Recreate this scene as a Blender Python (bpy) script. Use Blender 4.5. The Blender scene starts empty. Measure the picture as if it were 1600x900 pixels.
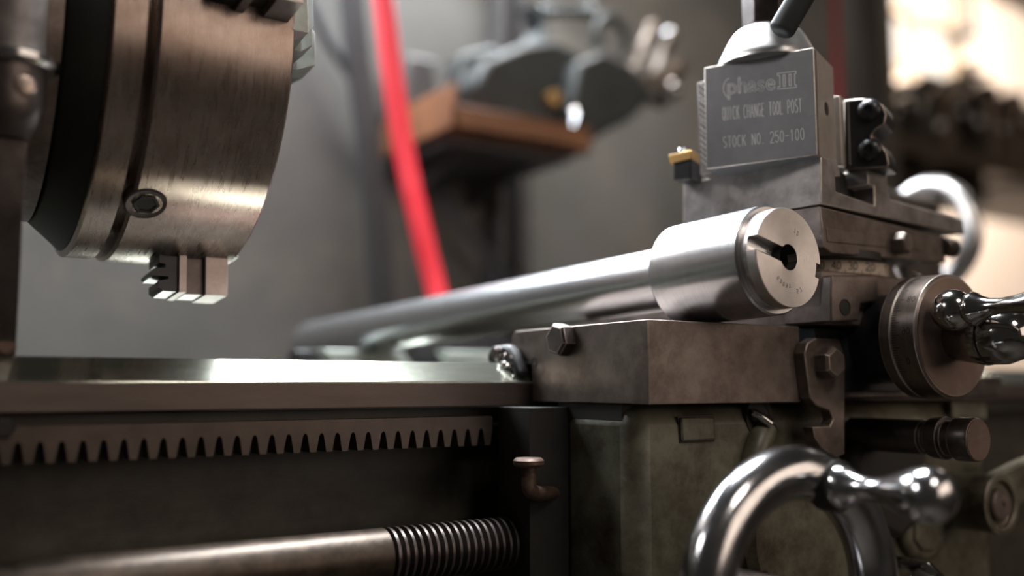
import bpy, bmesh, math, random
from mathutils import Vector, Matrix
from math import sin, cos, tan, atan, radians, pi
random.seed(7)
C = bpy.context.scene.collection
S = bpy.context.scene
ZC = 1.1            # height of the camera above the floor; everything is laid out relative to it and lifted at the end

# ------------------------------------------------------------------ camera, world, lights
FPX = 1500.0
PIT = atan(150 / FPX); YAW = atan(FPX / cos(PIT) / 2300)
FW = Vector((sin(YAW) * cos(PIT), cos(YAW) * cos(PIT), sin(PIT)))
RT = Vector((cos(YAW), -sin(YAW), 0)); UP = RT.cross(FW)
cam = bpy.data.cameras.new('camera'); co = bpy.data.objects.new('camera', cam); C.objects.link(co)
cam.sensor_width = 36; cam.lens = FPX / 1600 * 36
cam.clip_start = 0.01; cam.clip_end = 60
cam.dof.use_dof = True; cam.dof.focus_distance = 0.455; cam.dof.aperture_fstop = 2.6
co.matrix_world = Matrix(((RT.x, UP.x, -FW.x, 0), (RT.y, UP.y, -FW.y, 0), (RT.z, UP.z, -FW.z, 0), (0, 0, 0, 1)))
S.camera = co
S.view_settings.view_transform = 'Standard'; S.view_settings.look = 'None'
S.view_settings.gamma = 1; S.view_settings.use_curve_mapping = False
S.view_settings.exposure = 0.0

def ray(u, v): return FW + RT * ((u - 800) / FPX) + UP * ((450 - v) / FPX)
def P(u, v, X=None, Y=None, Z=None, d=None):
    """the point of the place seen at (u, v) that lies on the given plane"""
    r = ray(u, v)
    t = X / r.x if X is not None else Y / r.y if Y is not None else Z / r.z if Z is not None else d
    return r * t
def PP(u, v, p, n):
    r = ray(u, v); return r * (Vector(p).dot(n) / r.dot(n))
def az(deg): return Vector((sin(radians(deg)), cos(radians(deg)), 0))

w = bpy.data.worlds.new('world'); S.world = w; w.use_nodes = True
bg = w.node_tree.nodes['Background']; bg.inputs[0].default_value = (0.95, 0.85, 0.76, 1); bg.inputs[1].default_value = 0.028

def area(name, loc, target, sx, sy, power, col, spread=180):
    l = bpy.data.lights.new(name, 'AREA'); l.shape = 'RECTANGLE'; l.size = sx; l.size_y = sy; l.energy = power; l.color = col
    l.spread = radians(spread)
    o = bpy.data.objects.new(name, l); C.objects.link(o); o.location = loc
    o.rotation_euler = (Vector(target) - Vector(loc)).to_track_quat('-Z', 'Y').to_euler(); return o
area('overhead_lamp', (.44, .55, .80), (.18, .40, 0), .34, .22, 12, (.93, .97, 1.0), 110)
area('shaft_top_fill', (.34, 1.04, .68), (.33, .42, .05), 1.0, .26, 19, (.86, .93, 1.0))  # unseen area light added for the highlight along the shaft top
area('rack_fill', (2.6, .75, 1.25), (2.3, 1.6, .35), .25, .25, 2, (1.0, .88, .76))  # added to lift the tooling heap; no such lamp in the place
area('toolpost_fill', (-.62, .60, .56), (.40, .32, .14), .24, .24, 5.5, (.98, .96, .97))  # unseen light added to brighten the tool post face
area('warm_front_fill', (1.25, -1.40, .46), (.40, .36, .05), 1.9, .9, 9.5, (1.0, .81, .67))  # warm fill added for the front faces, not a modelled window
area('front_lamp', (.22, -.45, .85), (.14, .42, .10), .28, .28, 3.2, (1.0, .90, .82))
area('wall_fill', (.66, .80, 1.20), (.72, 1.15, .50), .6, .12, 3.0, (1.0, .93, .84), 75)  # unseen fill added to brighten the grey panel
area('far_wall_fill', (4.2, 1.9, 2.2), (5.2, 3.2, 1.5), 1.2, .8, 200, (1.0, .91, .82))  # unseen fill added to brighten the beige far wall

# ------------------------------------------------------------------ materials
def mat(name, c1, c2=None, metal=0.0, rough=.5, scale=40, rvar=.1, bump=0.0, stretch=(1, 1, 1), detail=6, dirt=None, dirt_scale=18, dirt_amt=.5, spec=.5, aniso=0):
    m = bpy.data.materials.new(name); m.use_nodes = True; nt = m.node_tree; n = nt.nodes; b = n['Principled BSDF']
    tc = n.new('ShaderNodeTexCoord'); mp = n.new('ShaderNodeMapping'); mp.inputs['Scale'].default_value = stretch
    nt.links.new(tc.outputs['Object'], mp.inputs['Vector'])
    ns = n.new('ShaderNodeTexNoise'); ns.inputs['Scale'].default_value = scale; ns.inputs['Detail'].default_value = detail; ns.inputs['Roughness'].default_value = .65
    nt.links.new(mp.outputs[0], ns.inputs['Vector'])
    cr = n.new('ShaderNodeValToRGB'); c2 = c2 or c1
    cr.color_ramp.elements[0].position = .35; cr.color_ramp.elements[1].position = .68
    cr.color_ramp.elements[0].color = (*c1, 1); cr.color_ramp.elements[1].color = (*c2, 1)
    nt.links.new(ns.outputs['Fac'], cr.inputs[0]); out = cr.outputs[0]
    if dirt:
        n2 = n.new('ShaderNodeTexNoise'); n2.inputs['Scale'].default_value = dirt_scale; n2.inputs['Detail'].default_value = 9; n2.inputs['Roughness'].default_value = .72
        nt.links.new(tc.outputs['Object'], n2.inputs['Vector'])
        r2 = n.new('ShaderNodeValToRGB'); r2.color_ramp.elements[0].position = 1 - dirt_amt - .12 ; r2.color_ramp.elements[1].position = min(.99, 1 - dirt_amt + .12)
        nt.links.new(n2.outputs['Fac'], r2.inputs[0])
        mx = n.new('ShaderNodeMix'); mx.data_type = 'RGBA'; nt.links.new(r2.outputs[0], mx.inputs[0]); nt.links.new(out, mx.inputs[6]); mx.inputs[7].default_value = (*dirt, 1); out = mx.outputs[2]
    nt.links.new(out, b.inputs['Base Color'])
    b.inputs['Metallic'].default_value = metal; b.inputs['Specular IOR Level'].default_value = spec
    mr = n.new('ShaderNodeMapRange'); mr.inputs['To Min'].default_value = max(.02, rough - rvar); mr.inputs['To Max'].default_value = min(1, rough + rvar)
    nt.links.new(ns.outputs['Fac'], mr.inputs['Value']); nt.links.new(mr.outputs[0], b.inputs['Roughness'])
    if bump:
        bp = n.new('ShaderNodeBump'); bp.inputs['Strength'].default_value = bump; bp.inputs['Distance'].default_value = .0005
        nt.links.new(ns.outputs['Fac'], bp.inputs['Height']); nt.links.new(bp.outputs[0], b.inputs['Normal'])
    return m
def emis(name, col, s):
    m = bpy.data.materials.new(name); m.use_nodes = True; b = m.node_tree.nodes['Principled BSDF']
    b.inputs['Base Color'].default_value = (.1, .1, .1, 1); b.inputs['Emission Color'].default_value = (*col, 1); b.inputs['Emission Strength'].default_value = s; return m

TURNED = mat('turned_steel', (.58, .59, .61), (.68, .69, .71), 1, .25, 60, .04, .05, (1, 16, 1))
FACED = mat('faced_steel', (.62, .58, .56), (.72, .68, .66), 1, .36, 120, .05, .12)
CHROME = mat('worn_chrome', (.50, .50, .51), (.66, .66, .67), 1, .17, 60, .07, .03)
CHROME2 = mat('polished_handle_steel', (.40, .39, .38), (.55, .54, .52), 1, .12, 60, .05, .02)
ALU = mat('satin_steel_cap', (.66, .64, .62), (.74, .72, .70), 1, .36, 90, .06, .1, (1, 1, 6))
CHUCKM = mat('oiled_chuck_steel', (.31, .25, .22), (.40, .33, .29), .92, .28, 60, .06, .03, (8, 1, 1), dirt=(.22, .16, .13), dirt_scale=20, dirt_amt=.42)
DARKST = mat('dark_machine_steel', (.085, .07, .066), (.14, .118, .11), .75, .36, 90, .1, .15, dirt=(.05, .035, .028), dirt_scale=40, dirt_amt=.4)
BROWNST = mat('brown_patina_steel', (.145, .115, .10), (.22, .175, .152), .55, .42, 80, .1, .2, dirt=(.075, .052, .042), dirt_scale=35, dirt_amt=.42)
SLIDEM = mat('ground_slide_steel', (.22, .20, .19), (.30, .275, .26), .35, .45, 60, .1, .15, dirt=(.11, .095, .09), dirt_scale=45, dirt_amt=.45)
WAYM = mat('ground_way_steel', (.40, .42, .36), (.52, .54, .47), .9, .10, 200, .02, .03, (.3, 3, 3))
RAILM = mat('bed_rail_steel', (.10, .076, .068), (.14, .108, .096), .5, .42, 60, .1, .1, (.3, 2, 2))
RACKM = mat('rack_steel', (.07, .054, .045), (.11, .085, .072), .6, .42, 60, .1, .1)
BEDM = mat('grimy_bed_paint', (.034, .030, .021), (.066, .059, .040), 0, .5, 34, .15, .4, (.5, 1, 2.4), dirt=(.02, .015, .01), dirt_scale=22, dirt_amt=.45)
GREEN = mat('worn_green_paint', (.105, .10, .068), (.155, .148, .102), 0, .42, 30, .12, .25, dirt=(.032, .022, .012), dirt_scale=34, dirt_amt=.47)
BLACK = mat('black_oxide', (.018, .018, .02), (.03, .03, .033), .3, .35, 80, .1, .1)
GRIMESHADE = mat('black_grime_and_shade', (.010, .009, .008), (.02, .017, .013), 0, .6, 50, .1, .3)  # grime, and the painted shade of holes, the bore and gaps
POSTM = mat('toolpost_blued_steel', (.155, .152, .155), (.18, .178, .18), .35, .42, 160, .05, .05)
POSTLIT = mat('toolpost_lit_side', (.42, .37, .33), (.52, .46, .41), .45, .38, 120, .05, .05)  # paler copy of the block steel: light from the right painted in
SCRIBE = mat('engraving_scribed_metal', (.56, .54, .51), None, .6, .45)
INK = mat('stamped_black', (.02, .016, .012), None, 0, .6)
SCALEM = mat('degree_ring_steel', (.44, .36, .29), (.54, .45, .37), .15, .45, 80, .1, .1)
DIALM = mat('dial_steel', (.20, .165, .145), (.28, .23, .20), .85, .34, 60, .1, .1, (1, 6, 1))
DIALFACE = mat('dial_face_brown', (.15, .10, .08), (.21, .145, .115), .5, .45, 40, .1, .1, dirt=(.3, .25, .22), dirt_scale=30, dirt_amt=.3)
RUST = mat('rusty_screw_steel', (.07, .042, .032), (.14, .09, .065), .4, .5, 160, .1, .5)
BRASS = mat('brass_plate', (.50, .30, .11), (.62, .40, .17), 1, .35, 80, .1, .1)
PALE = mat('pale_grey_block', (.30, .33, .30), (.40, .43, .39), .2, .45, 60, .1, .05)
WALLM = mat('grey_panel_paint', (.088, .086, .080), (.13, .125, .118), 0, .6, 3.2, .1, 0, dirt=(.19, .165, .135), dirt_scale=4, dirt_amt=.38)
BEIGE = mat('beige_wall_paint', (.60, .49, .405), (.66, .545, .45), 0, .8, 2)
CONC = mat('concrete_floor', (.10, .09, .08), (.14, .125, .11), 0, .8, 3)
REDR = mat('red_rubber', (.78, .03, .05), (.85, .045, .065), 0, .42, 20)
BLKR = mat('black_rubber', (.03, .03, .033), (.045, .045, .05), 0, .55, 20)
STRUT = mat('grey_strut_paint', (.05, .047, .048), (.07, .066, .065), 0, .5, 20)
ORANGE = mat('orange_paint', (.17, .072, .032), (.24, .10, .042), 0, .5, 14)
CAST = mat('dark_green_cast_iron', (.022, .025, .025), (.036, .04, .039), .1, .5, 20)
TOOLD = mat('oily_black_tooling', (.02, .016, .013), (.05, .04, .03), .4, .32, 30)
TOOLB = mat('brown_tooling', (.10, .07, .05), (.16, .12, .09), .5, .3, 30)
PINK = mat('ground_jaw_steel', (.34, .28, .265), (.44, .37, .35), .8, .4, 160, .1, .3)
JAWG = mat('grey_jaw_steel', (.17, .18, .16), (.25, .26, .235), .6, .42, 90, .1, .2)
GLINT = mat('bare_edge_glint', (.42, .36, .31), (.62, .56, .50), .5, .40, 300, .1, .3)  # paler bevel faces: edges catching light, painted in
GLINTD = mat('dark_edge_glint', (.20, .165, .14), (.36, .30, .26), .5, .40, 240, .1, .3)  # dimmer painted edge highlight for the darker parts
GLASS = emis('window_daylight', (1.0, .88, .76), 1.3)

# ------------------------------------------------------------------ mesh helpers
def nb(): return bmesh.new()
def box(bm, x0, x1, y0, y1, z0, z1, M=None):
    vs = [bm.verts.new((x, y, z)) for z in (z0, z1) for x, y in ((x0, y0), (x1, y0), (x1, y1), (x0, y1))]
    for f in ((3, 2, 1, 0), (4, 5, 6, 7), (0, 1, 5, 4), (1, 2, 6, 5), (2, 3, 7, 6), (3, 0, 4, 7)): bm.faces.new([vs[i] for i in f])
    if M: 
        for v in vs: v.co = M @ v.co
    return bm
def prism(bm, pts, vec):
    a = [bm.verts.new(p) for p in pts]; b = [bm.verts.new(Vector(p) + Vector(vec)) for p in pts]; n = len(pts)
    f1 = bm.faces.new(a); f2 = bm.faces.new(b[::-1])
    for i in range(n): bm.faces.new((a[(i + 1) % n], a[i], b[i], b[(i + 1) % n]))
    return bm
def frame(d):
    d = Vector(d).normalized(); h = Vector((0, 0, 1)) if abs(d.z) < .9 else Vector((1, 0, 0))
    a = d.cross(h).normalized(); return d, a, a.cross(d)
def lathe(bm, o, d, prof, seg=64, ph=0):
    """revolve (distance along d, radius) pairs about the axis o + t d"""
    o = Vector(o); d, a, b = frame(d); rings = []
    for t, r in prof:
        if r < 1e-7: rings.append([bm.verts.new(o + d * t)])
        else: rings.append([bm.verts.new(o + d * t + (a * cos(2 * pi * k / seg + ph) + b * sin(2 * pi * k / seg + ph)) * r) for k in range(seg)])
    for A, B in zip(rings, rings[1:]):
        for k in range(seg):
            k2 = (k + 1) % seg
            if len(A) == 1 and len(B) == 1: continue
            if len(A) == 1: bm.faces.new((A[0], B[k2], B[k]))
            elif len(B) == 1: bm.faces.new((A[k], A[k2], B[0]))
            else: bm.faces.new((A[k], A[k2], B[k2], B[k]))
    return bm
def cyl(bm, p, d, L, r, seg=48, c=0, r2=None):
    r2 = r if r2 is None else r2
    return lathe(bm, p, d, [(0, 0), (0, r - c), (c, r), (L - c, r2), (L, r2 - c), (L, 0)] if c else [(0, 0), (0, r), (L, r2), (L, 0)], seg)
def tube(bm, pts, r, seg=12, closed=False, rs=None):
    pts = [Vector(p) for p in pts]; n = len(pts); rings = []; up = None
    for i, p in enumerate(pts):
        t = (pts[(i + 1) % n] - pts[i - 1]) if closed else (pts[min(i + 1, n - 1)] - pts[max(i - 1, 0)])
        t.normalize()
        if up is None: _, a, b = frame(t)
        else: a = (up - t * up.dot(t)).normalized(); b = t.cross(a)
        up = a; rr = rs[i] if rs else r
        rings.append([bm.verts.new(p + (a * cos(2 * pi * k / seg) + b * sin(2 * pi * k / seg)) * rr) for k in range(seg)])
    m = n if closed else n - 1
    for i in range(m):
        A, B = rings[i], rings[(i + 1) % n]
        off = 0
        if closed and i == n - 1:
            off = min(range(seg), key=lambda q: (A[0].co - B[q].co).length)
        for k in range(seg): bm.faces.new((A[k], A[(k + 1) % seg], B[(k + 1 + off) % seg], B[(k + off) % seg]))
    if not closed: bm.faces.new(rings[0][::-1]); bm.faces.new(rings[-1])
    return bm
def spline(pts, n=12):
    pts = [Vector(p) for p in pts]; out = []
    q = [pts[0]] + pts + [pts[-1]]
    for i in range(1, len(q) - 2):
        for k in range(n):
            t = k / n; a, b, c, d = q[i - 1:i + 3]
            out.append(.5 * ((2 * b) + (c - a) * t + (2 * a - 5 * b + 4 * c - d) * t * t + (3 * b - a - 3 * c + d) * t ** 3))
    out.append(pts[-1]); return out
def hexhead(bm, p, d, h, r, ph=0):
    lathe(bm, p, d, [(0, 0), (0, r), (h * .82, r)], 6, ph)
    return lathe(bm, p, d, [(h * .82, r), (h, r * .82), (h, 0)], 6, ph)
def obj(name, bm, m, parent=None, bevel=0, smooth=35, label=None, glint=None):
    bmesh.ops.remove_doubles(bm, verts=bm.verts, dist=1e-7)
    bmesh.ops.recalc_face_normals(bm, faces=bm.faces)
    me = bpy.data.meshes.new(name)
    root = parent
    while root is not None and root.parent is not None: root = root.parent
    if root is not None: bm.transform(root.matrix_basis.inverted())
    bm.to_mesh(me); bm.free(); me.materials.append(m)
    if smooth:
        for p in me.polygons: p.use_smooth = True
        me.set_sharp_from_angle(angle=radians(smooth))
    o = bpy.data.objects.new(name, me); C.objects.link(o); o.parent = parent
    if bevel:
        b = o.modifiers.new('bevel', 'BEVEL'); b.width = bevel; b.segments = 2; b.limit_method = 'ANGLE'; b.angle_limit = radians(40); b.harden_normals = False
        if glint: me.materials.append(glint); b.material = 1  # bevel faces take the painted edge highlight
    if label: o['label'] = label
    return o
def thing(name, label, cat, loc=(0, 0, 0), rz=0, group=None):
    o = bpy.data.objects.new(name, None); C.objects.link(o); o.empty_display_size = .02
    o.matrix_basis = Matrix.Translation(Vector(loc)) @ Matrix.Rotation(rz, 4, 'Z')
    o['label'] = label; o['category'] = cat
    if group: o['group'] = group
    return o
def solo(name, bm, m, label, cat, group=None, bevel=0, smooth=35):
    """a thing that is one mesh; its origin goes to the middle of its underside"""
    bm.verts.ensure_lookup_table(); xs = [v.co for v in bm.verts]
    c = Vector(((min(p.x for p in xs) + max(p.x for p in xs)) / 2, (min(p.y for p in xs) + max(p.y for p in xs)) / 2, min(p.z for p in xs)))
    bm.transform(Matrix.Translation(-c)); o = obj(name, bm, m, None, bevel, smooth); o.location = c
    o['label'] = label; o['category'] = cat
    if group: o['group'] = group
    return o
def struct(name, bm, m, parent=None):
    o = obj(name, bm, m, parent)
    if parent is None: o['kind'] = 'structure'
    return o
# single-stroke lettering, 4 wide by 6 high
def arc(cx, cy, rx, ry, a0, a1, n=8): return [(cx + rx * cos(radians(a0 + (a1 - a0) * k / n)), cy + ry * sin(radians(a0 + (a1 - a0) * k / n))) for k in range(n + 1)]
OO = arc(2, 3, 1.7, 3, 90, 450, 16)
G = {'Q': [OO, [(2.3, 1.5), (3.8, -.3)]], 'O': [OO], '0': [OO], 'U': [[(.3, 6), (.3, 1.8)] + arc(2, 1.8, 1.7, 1.8, 180, 360) + [(3.7, 6)]],
     'I': [[(2, 0), (2, 6)]], 'C': [arc(2.1, 3, 1.8, 3, 50, 310, 12)], 'K': [[(.4, 0), (.4, 6)], [(3.6, 6), (.4, 2.6)], [(1.5, 3.7), (3.7, 0)]],
     'H': [[(.4, 0), (.4, 6)], [(3.6, 0), (3.6, 6)], [(.4, 3), (3.6, 3)]], 'A': [[(.1, 0), (2, 6), (3.9, 0)], [(.8, 2.1), (3.2, 2.1)]],
     'N': [[(.4, 0), (.4, 6), (3.6, 0), (3.6, 6)]], 'G': [arc(2.1, 3, 1.8, 3, 50, 330, 12) + [(3.8, 2.8), (2.4, 2.8)]],
     'E': [[(3.6, 6), (.4, 6), (.4, 0), (3.6, 0)], [(.4, 3.1), (3, 3.1)]], 'T': [[(2, 0), (2, 6)], [(.1, 6), (3.9, 6)]],
     'L': [[(.4, 6), (.4, 0), (3.6, 0)]], 'P': [[(.4, 0), (.4, 6), (2.2, 6)] + arc(2.2, 4.4, 1.5, 1.6, 90, -90) + [(.4, 2.8)]],
     'S': [arc(2, 4.5, 1.6, 1.5, 40, 270, 8) + arc(2, 1.5, 1.6, 1.5, 90, -140, 8)], '.': [[(1.3, .3), (1.9, .3)]], '-': [[(.3, 3), (3.7, 3)]],
     '2': [arc(2, 4.3, 1.7, 1.7, 160, -30, 8) + [(.3, 0), (3.8, 0)]], '5': [[(3.5, 6), (.7, 6), (.5, 3.4)] + arc(2, 2, 1.7, 2, 120, -150, 9)],
     '1': [[(1, 4.8), (2, 6), (2, 0)]], '4': [[(3, 0), (3, 6), (.2, 1.9), (3.9, 1.9)]], '3': [arc(2, 4.5, 1.5, 1.5, 150, -90, 8) + arc(2, 1.5, 1.7, 1.5, 90, -150, 8)],
     '6': [arc(2, 3, 1.7, 3, 60, 180, 6) + arc(2, 1.8, 1.7, 1.8, 180, 540, 12)], '7': [[(.3, 6), (3.7, 6), (1.5, 0)]], '8': [arc(2, 4.5, 1.4, 1.5, 270, -90, 12) + arc(2, 1.5, 1.7, 1.5, 90, 450, 12)],
     '9': [arc(2, 4.2, 1.7, 1.8, 0, 360, 12) + arc(2, 3, 1.7, 3, 0, -120, 6)], ' ': []}
def stroke_line(bm, pts, f, wd):
    """ribbons of width wd along 2-D pts; f maps (x, y, lift) to space"""
    for (x0, y0), (x1, y1) in zip(pts, pts[1:]):
        L = math.hypot(x1 - x0, y1 - y0) or 1e-9; nx, ny = -(y1 - y0) / L * wd / 2, (x1 - x0) / L * wd / 2
        ex, ey = (x1 - x0) / L * wd * .3, (y1 - y0) / L * wd * .3
        q = [(x0 + nx - ex, y0 + ny - ey), (x0 - nx - ex, y0 - ny - ey), (x1 - nx + ex, y1 - ny + ey), (x1 + nx + ex, y1 + ny + ey)]
        lo = [bm.verts.new(f(x, y, -.00005)) for x, y in q]; hi = [bm.verts.new(f(x, y, .00006)) for x, y in q]
        bm.faces.new(hi); 
        for i in range(4): bm.faces.new((lo[i], lo[(i + 1) % 4], hi[(i + 1) % 4], hi[i]))
def write(bm, s, f, x, y, h, wch, wd, gap=.3):
    """text of cap height h, letter width wch, starting at (x, y)"""
    for ch in s:
        for pl in G[ch]: stroke_line(bm, [(x + a / 4 * wch, y + b / 6 * h) for a, b in pl], f, wd)
        x += wch * (1 + gap) if ch not in '.' else wch * .9
    return x

# ------------------------------------------------------------------ the room
YW = 1.15
b = nb(); box(b, -3, 9, -3, 4.2, -1.12, -1.1); struct('floor', b, CONC)
b = nb(); box(b, -1.6, P(1378, 100, Y=YW).x, YW, YW + .06, -1.1, 1.4); struct('wall_back', b, WALLM)
YF = 3.2
wx0, wx1 = P(1383, 0, Y=YF).x, P(1492, 0, Y=YF).x; wz0, wz1 = P(1440, 118, Y=YF).z, P(1440, -60, Y=YF).z
b = nb(); box(b, 1.2, wx0, YF, YF + .1, -1.1, 3); box(b, wx1, 9, YF, YF + .1, -1.1, 3); box(b, wx0, wx1, YF, YF + .1, -1.1, wz0); box(b, wx0, wx1, YF, YF + .1, wz1, 3)
struct('wall_far', b, BEIGE)
FRAMEM = mat('window_frame_paint', (.34, .26, .18), None, 0, .6)
b = nb(); fw_ = .018
mx = P(1426, 50, Y=YF).x; mz = P(1426, 22, Y=YF).z
for x in (wx0, wx1, mx): box(b, x - fw_, x + fw_, YF - .01, YF + .09, wz0, wz1)
for z in (wz0, mz, wz1): box(b, wx0, wx1, YF - .012, YF + .088, z - fw_ * 1.3, z + fw_ * 1.3)
wn = struct('window_1', b, FRAMEM)
b = nb(); box(b, wx0, wx1, YF + .06, YF + .065, wz0, wz1); struct('window_pane', b, GLASS, wn)
# dark pipes and beam in front of the far wall
b = nb(); tube(b, [P(1516, -60, Y=YF - .12), P(1517, 48, Y=YF - .12)], .022); box(b, P(1517, 50, Y=YF - .12).x - .03, P(1517, 50, Y=YF - .12).x + .03, YF - .15, YF, P(1517, 50, Y=YF - .12).z - .03, P(1517, 50, Y=YF - .12).z + .03)
solo('conduit', b, STRUT, 'dark vertical conduit dropping down the beige far wall right of the window', 'pipe')
b = nb(); p0, p1 = P(1560, -25, Y=YF - .1), P(1660, 28, Y=YF - .1); tube(b, [p0, p1], .05, 8); box(b, p1.x - .05, p1.x + .05, p1.y, YF, p1.z - .05, p1.z + .05)
solo('ceiling_beam', b, TOOLD, 'dark sloping roof beam at the top right corner before the beige wall', 'beam')

# ------------------------------------------------------------------ lathe bed
YB = .4237
bed = thing('lathe_bed', 'long dark lathe bed with a bright ground way and toothed rack, crossing the left half', 'lathe bed', (.45, .55, -.30))
XL, XR = -.45, 1.5
b = nb()
prism(b, [(XL, YB, .001), (XL, YB + .0125, .0113), (XL, YB + .022, .0113), (XL, YB + .034, .0), (XL, YB, .0)], (XR - XL, 0, 0))
obj('front_way', b, WAYM, bed, .0004, label='bright ground steel way')
b = nb(); box(b, XL, XR, YB, YB + .05, -.0114, .0008); obj('bed_rail', b, RAILM, bed, .0005)
b = nb(); box(b, XL, XR, YB + .011, YB + .05, -.0222, -.0114); box(b, XL, XR, YB + .034, YB + .06, -.30, -.0222); box(b, XL, XR, .66, .72, -.30, .0); box(b, XL, XR, YB + .05, .67, -.12, -.10)
obj('bed_casting', b, BEDM, bed, .001)
b = nb()
prism(b, [(XL, .665, .0), (XL, .68, .0125), (XL, .70, .0125), (XL, .715, .0)], (XR - XL, 0, 0)); obj('rear_way', b, WAYM, bed, .0004)
# rack: one strip with its teeth
b = nb(); pit = .00785; zt, zr, zb2 = -.0165, -.0238, -.0312; x = -.30; pts = [(x, zt)]
prof = []
while x < .262:
    prof += [(x, zr), (x + pit * .09, zr + .0011), (x + pit * .20, zr + .0011), (x + pit * .29, zr), (x + pit * .46, zb2), (x + pit * .83, zb2)]; x += pit
poly = [(-.30, zt)] + prof + [(x, zr), (x, zt)]
prism(b, [(a_, YB - .0005, c_) for a_, c_ in poly], (0, .012, 0))
# the long horizontal step above the teeth
obj('rack', b, RACKM, bed, 0, label='toothed gear rack under the rail')
b = nb(); hexhead(b, (P(4, 668, Y=YB).x, YB + .0005, P(4, 668, Y=YB).z), (0, -1, 0), .004, .0045); obj('rack_screw', b, BLACK, bed)

# lead screw
LSY, LSZ = .412, P(700, 858, Y=.412).z
SCREWM = mat('dark_brown_shaft_steel', (.034, .024, .017), (.075, .053, .038), .6, .42, 120, .1, .4)
ls = thing('lead_screw', 'thick brown shaft low along the bed ending in a coarse screw thread', 'lead screw', (.0, LSY, LSZ))
b = nb(); xs0 = P(600, 856, Y=LSY).x; cyl(b, (XL + .02, LSY, LSZ), (1, 0, 0), xs0 - XL - .02, .0128, 40, .0006); obj('shaft', b, SCREWM, ls)
b = nb(); pr = [(0, 0), (0, .0095)]; t = .001; L = .300 - xs0
while t < L - .004: pr += [(t, .0095), (t + .0006, .0128), (t + .0019, .0128), (t + .0025, .0095)]; t += .0040
pr += [(L, .0095), (L, 0)]
lathe(b, (xs0, LSY, LSZ), (1, 0, 0), pr, 40); obj('screw_thread', b, DARKST, ls, 0, 25)

# headstock, out of the frame to the left, carries the chuck
b = nb(); box(b, XL, -.06, .43, .70, .0113, .30); solo('headstock', b, GREEN, 'green lathe headstock casting behind the chuck at the far left', 'headstock', bevel=.008)

# ------------------------------------------------------------------ chuck
YC, ZCH, XF, R = .51, .1636, .150, .102
ch = thing('lathe_chuck', 'big brown-black steel lathe chuck with four jaws at upper left', 'chuck', (.09, YC, ZCH - R))
b = nb(); lathe(b, (XF, YC, ZCH), (-1, 0, 0), [(.0, .02), (0, R - .0015), (.0012, R), (.0585, R), (.0600, R - .0012), (.0602, R - .012), (.0602, 0), (.03, 0), (.03, .02), (0, .02)], 160)
cb = obj('chuck_body', b, CHUCKM, ch)
b = nb(); lathe(b, (XF, YC, ZCH), (-1, 0, 0), [(.0602, 0), (.0602, R - .012), (.0640, R - .012), (.0642, R - .0022), (.0645, R - .0008), (.077, R - .0008), (.0782, R - .003), (.0784, 0)], 160)
obj('scroll_back_ring', b, CHUCKM, ch)
b = nb(); lathe(b, (XF, YC, ZCH), (-1, 0, 0), [(.0784, 0), (.0784, R - .004), (.0805, R - .006), (.092, R - .016), (.094, R - .022), (.094, 0)], 160)
obj('dark_chamfer', b, GRIMESHADE, ch)
b = nb(); lathe(b, (XF, YC, ZCH), (-1, 0, 0), [(.094, 0), (.094, R - .017), (.120, R - .017), (.121, R - .03), (.23, .04), (.23, 0)], 128)
obj('backing_plate', b, BROWNST, ch)
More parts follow.
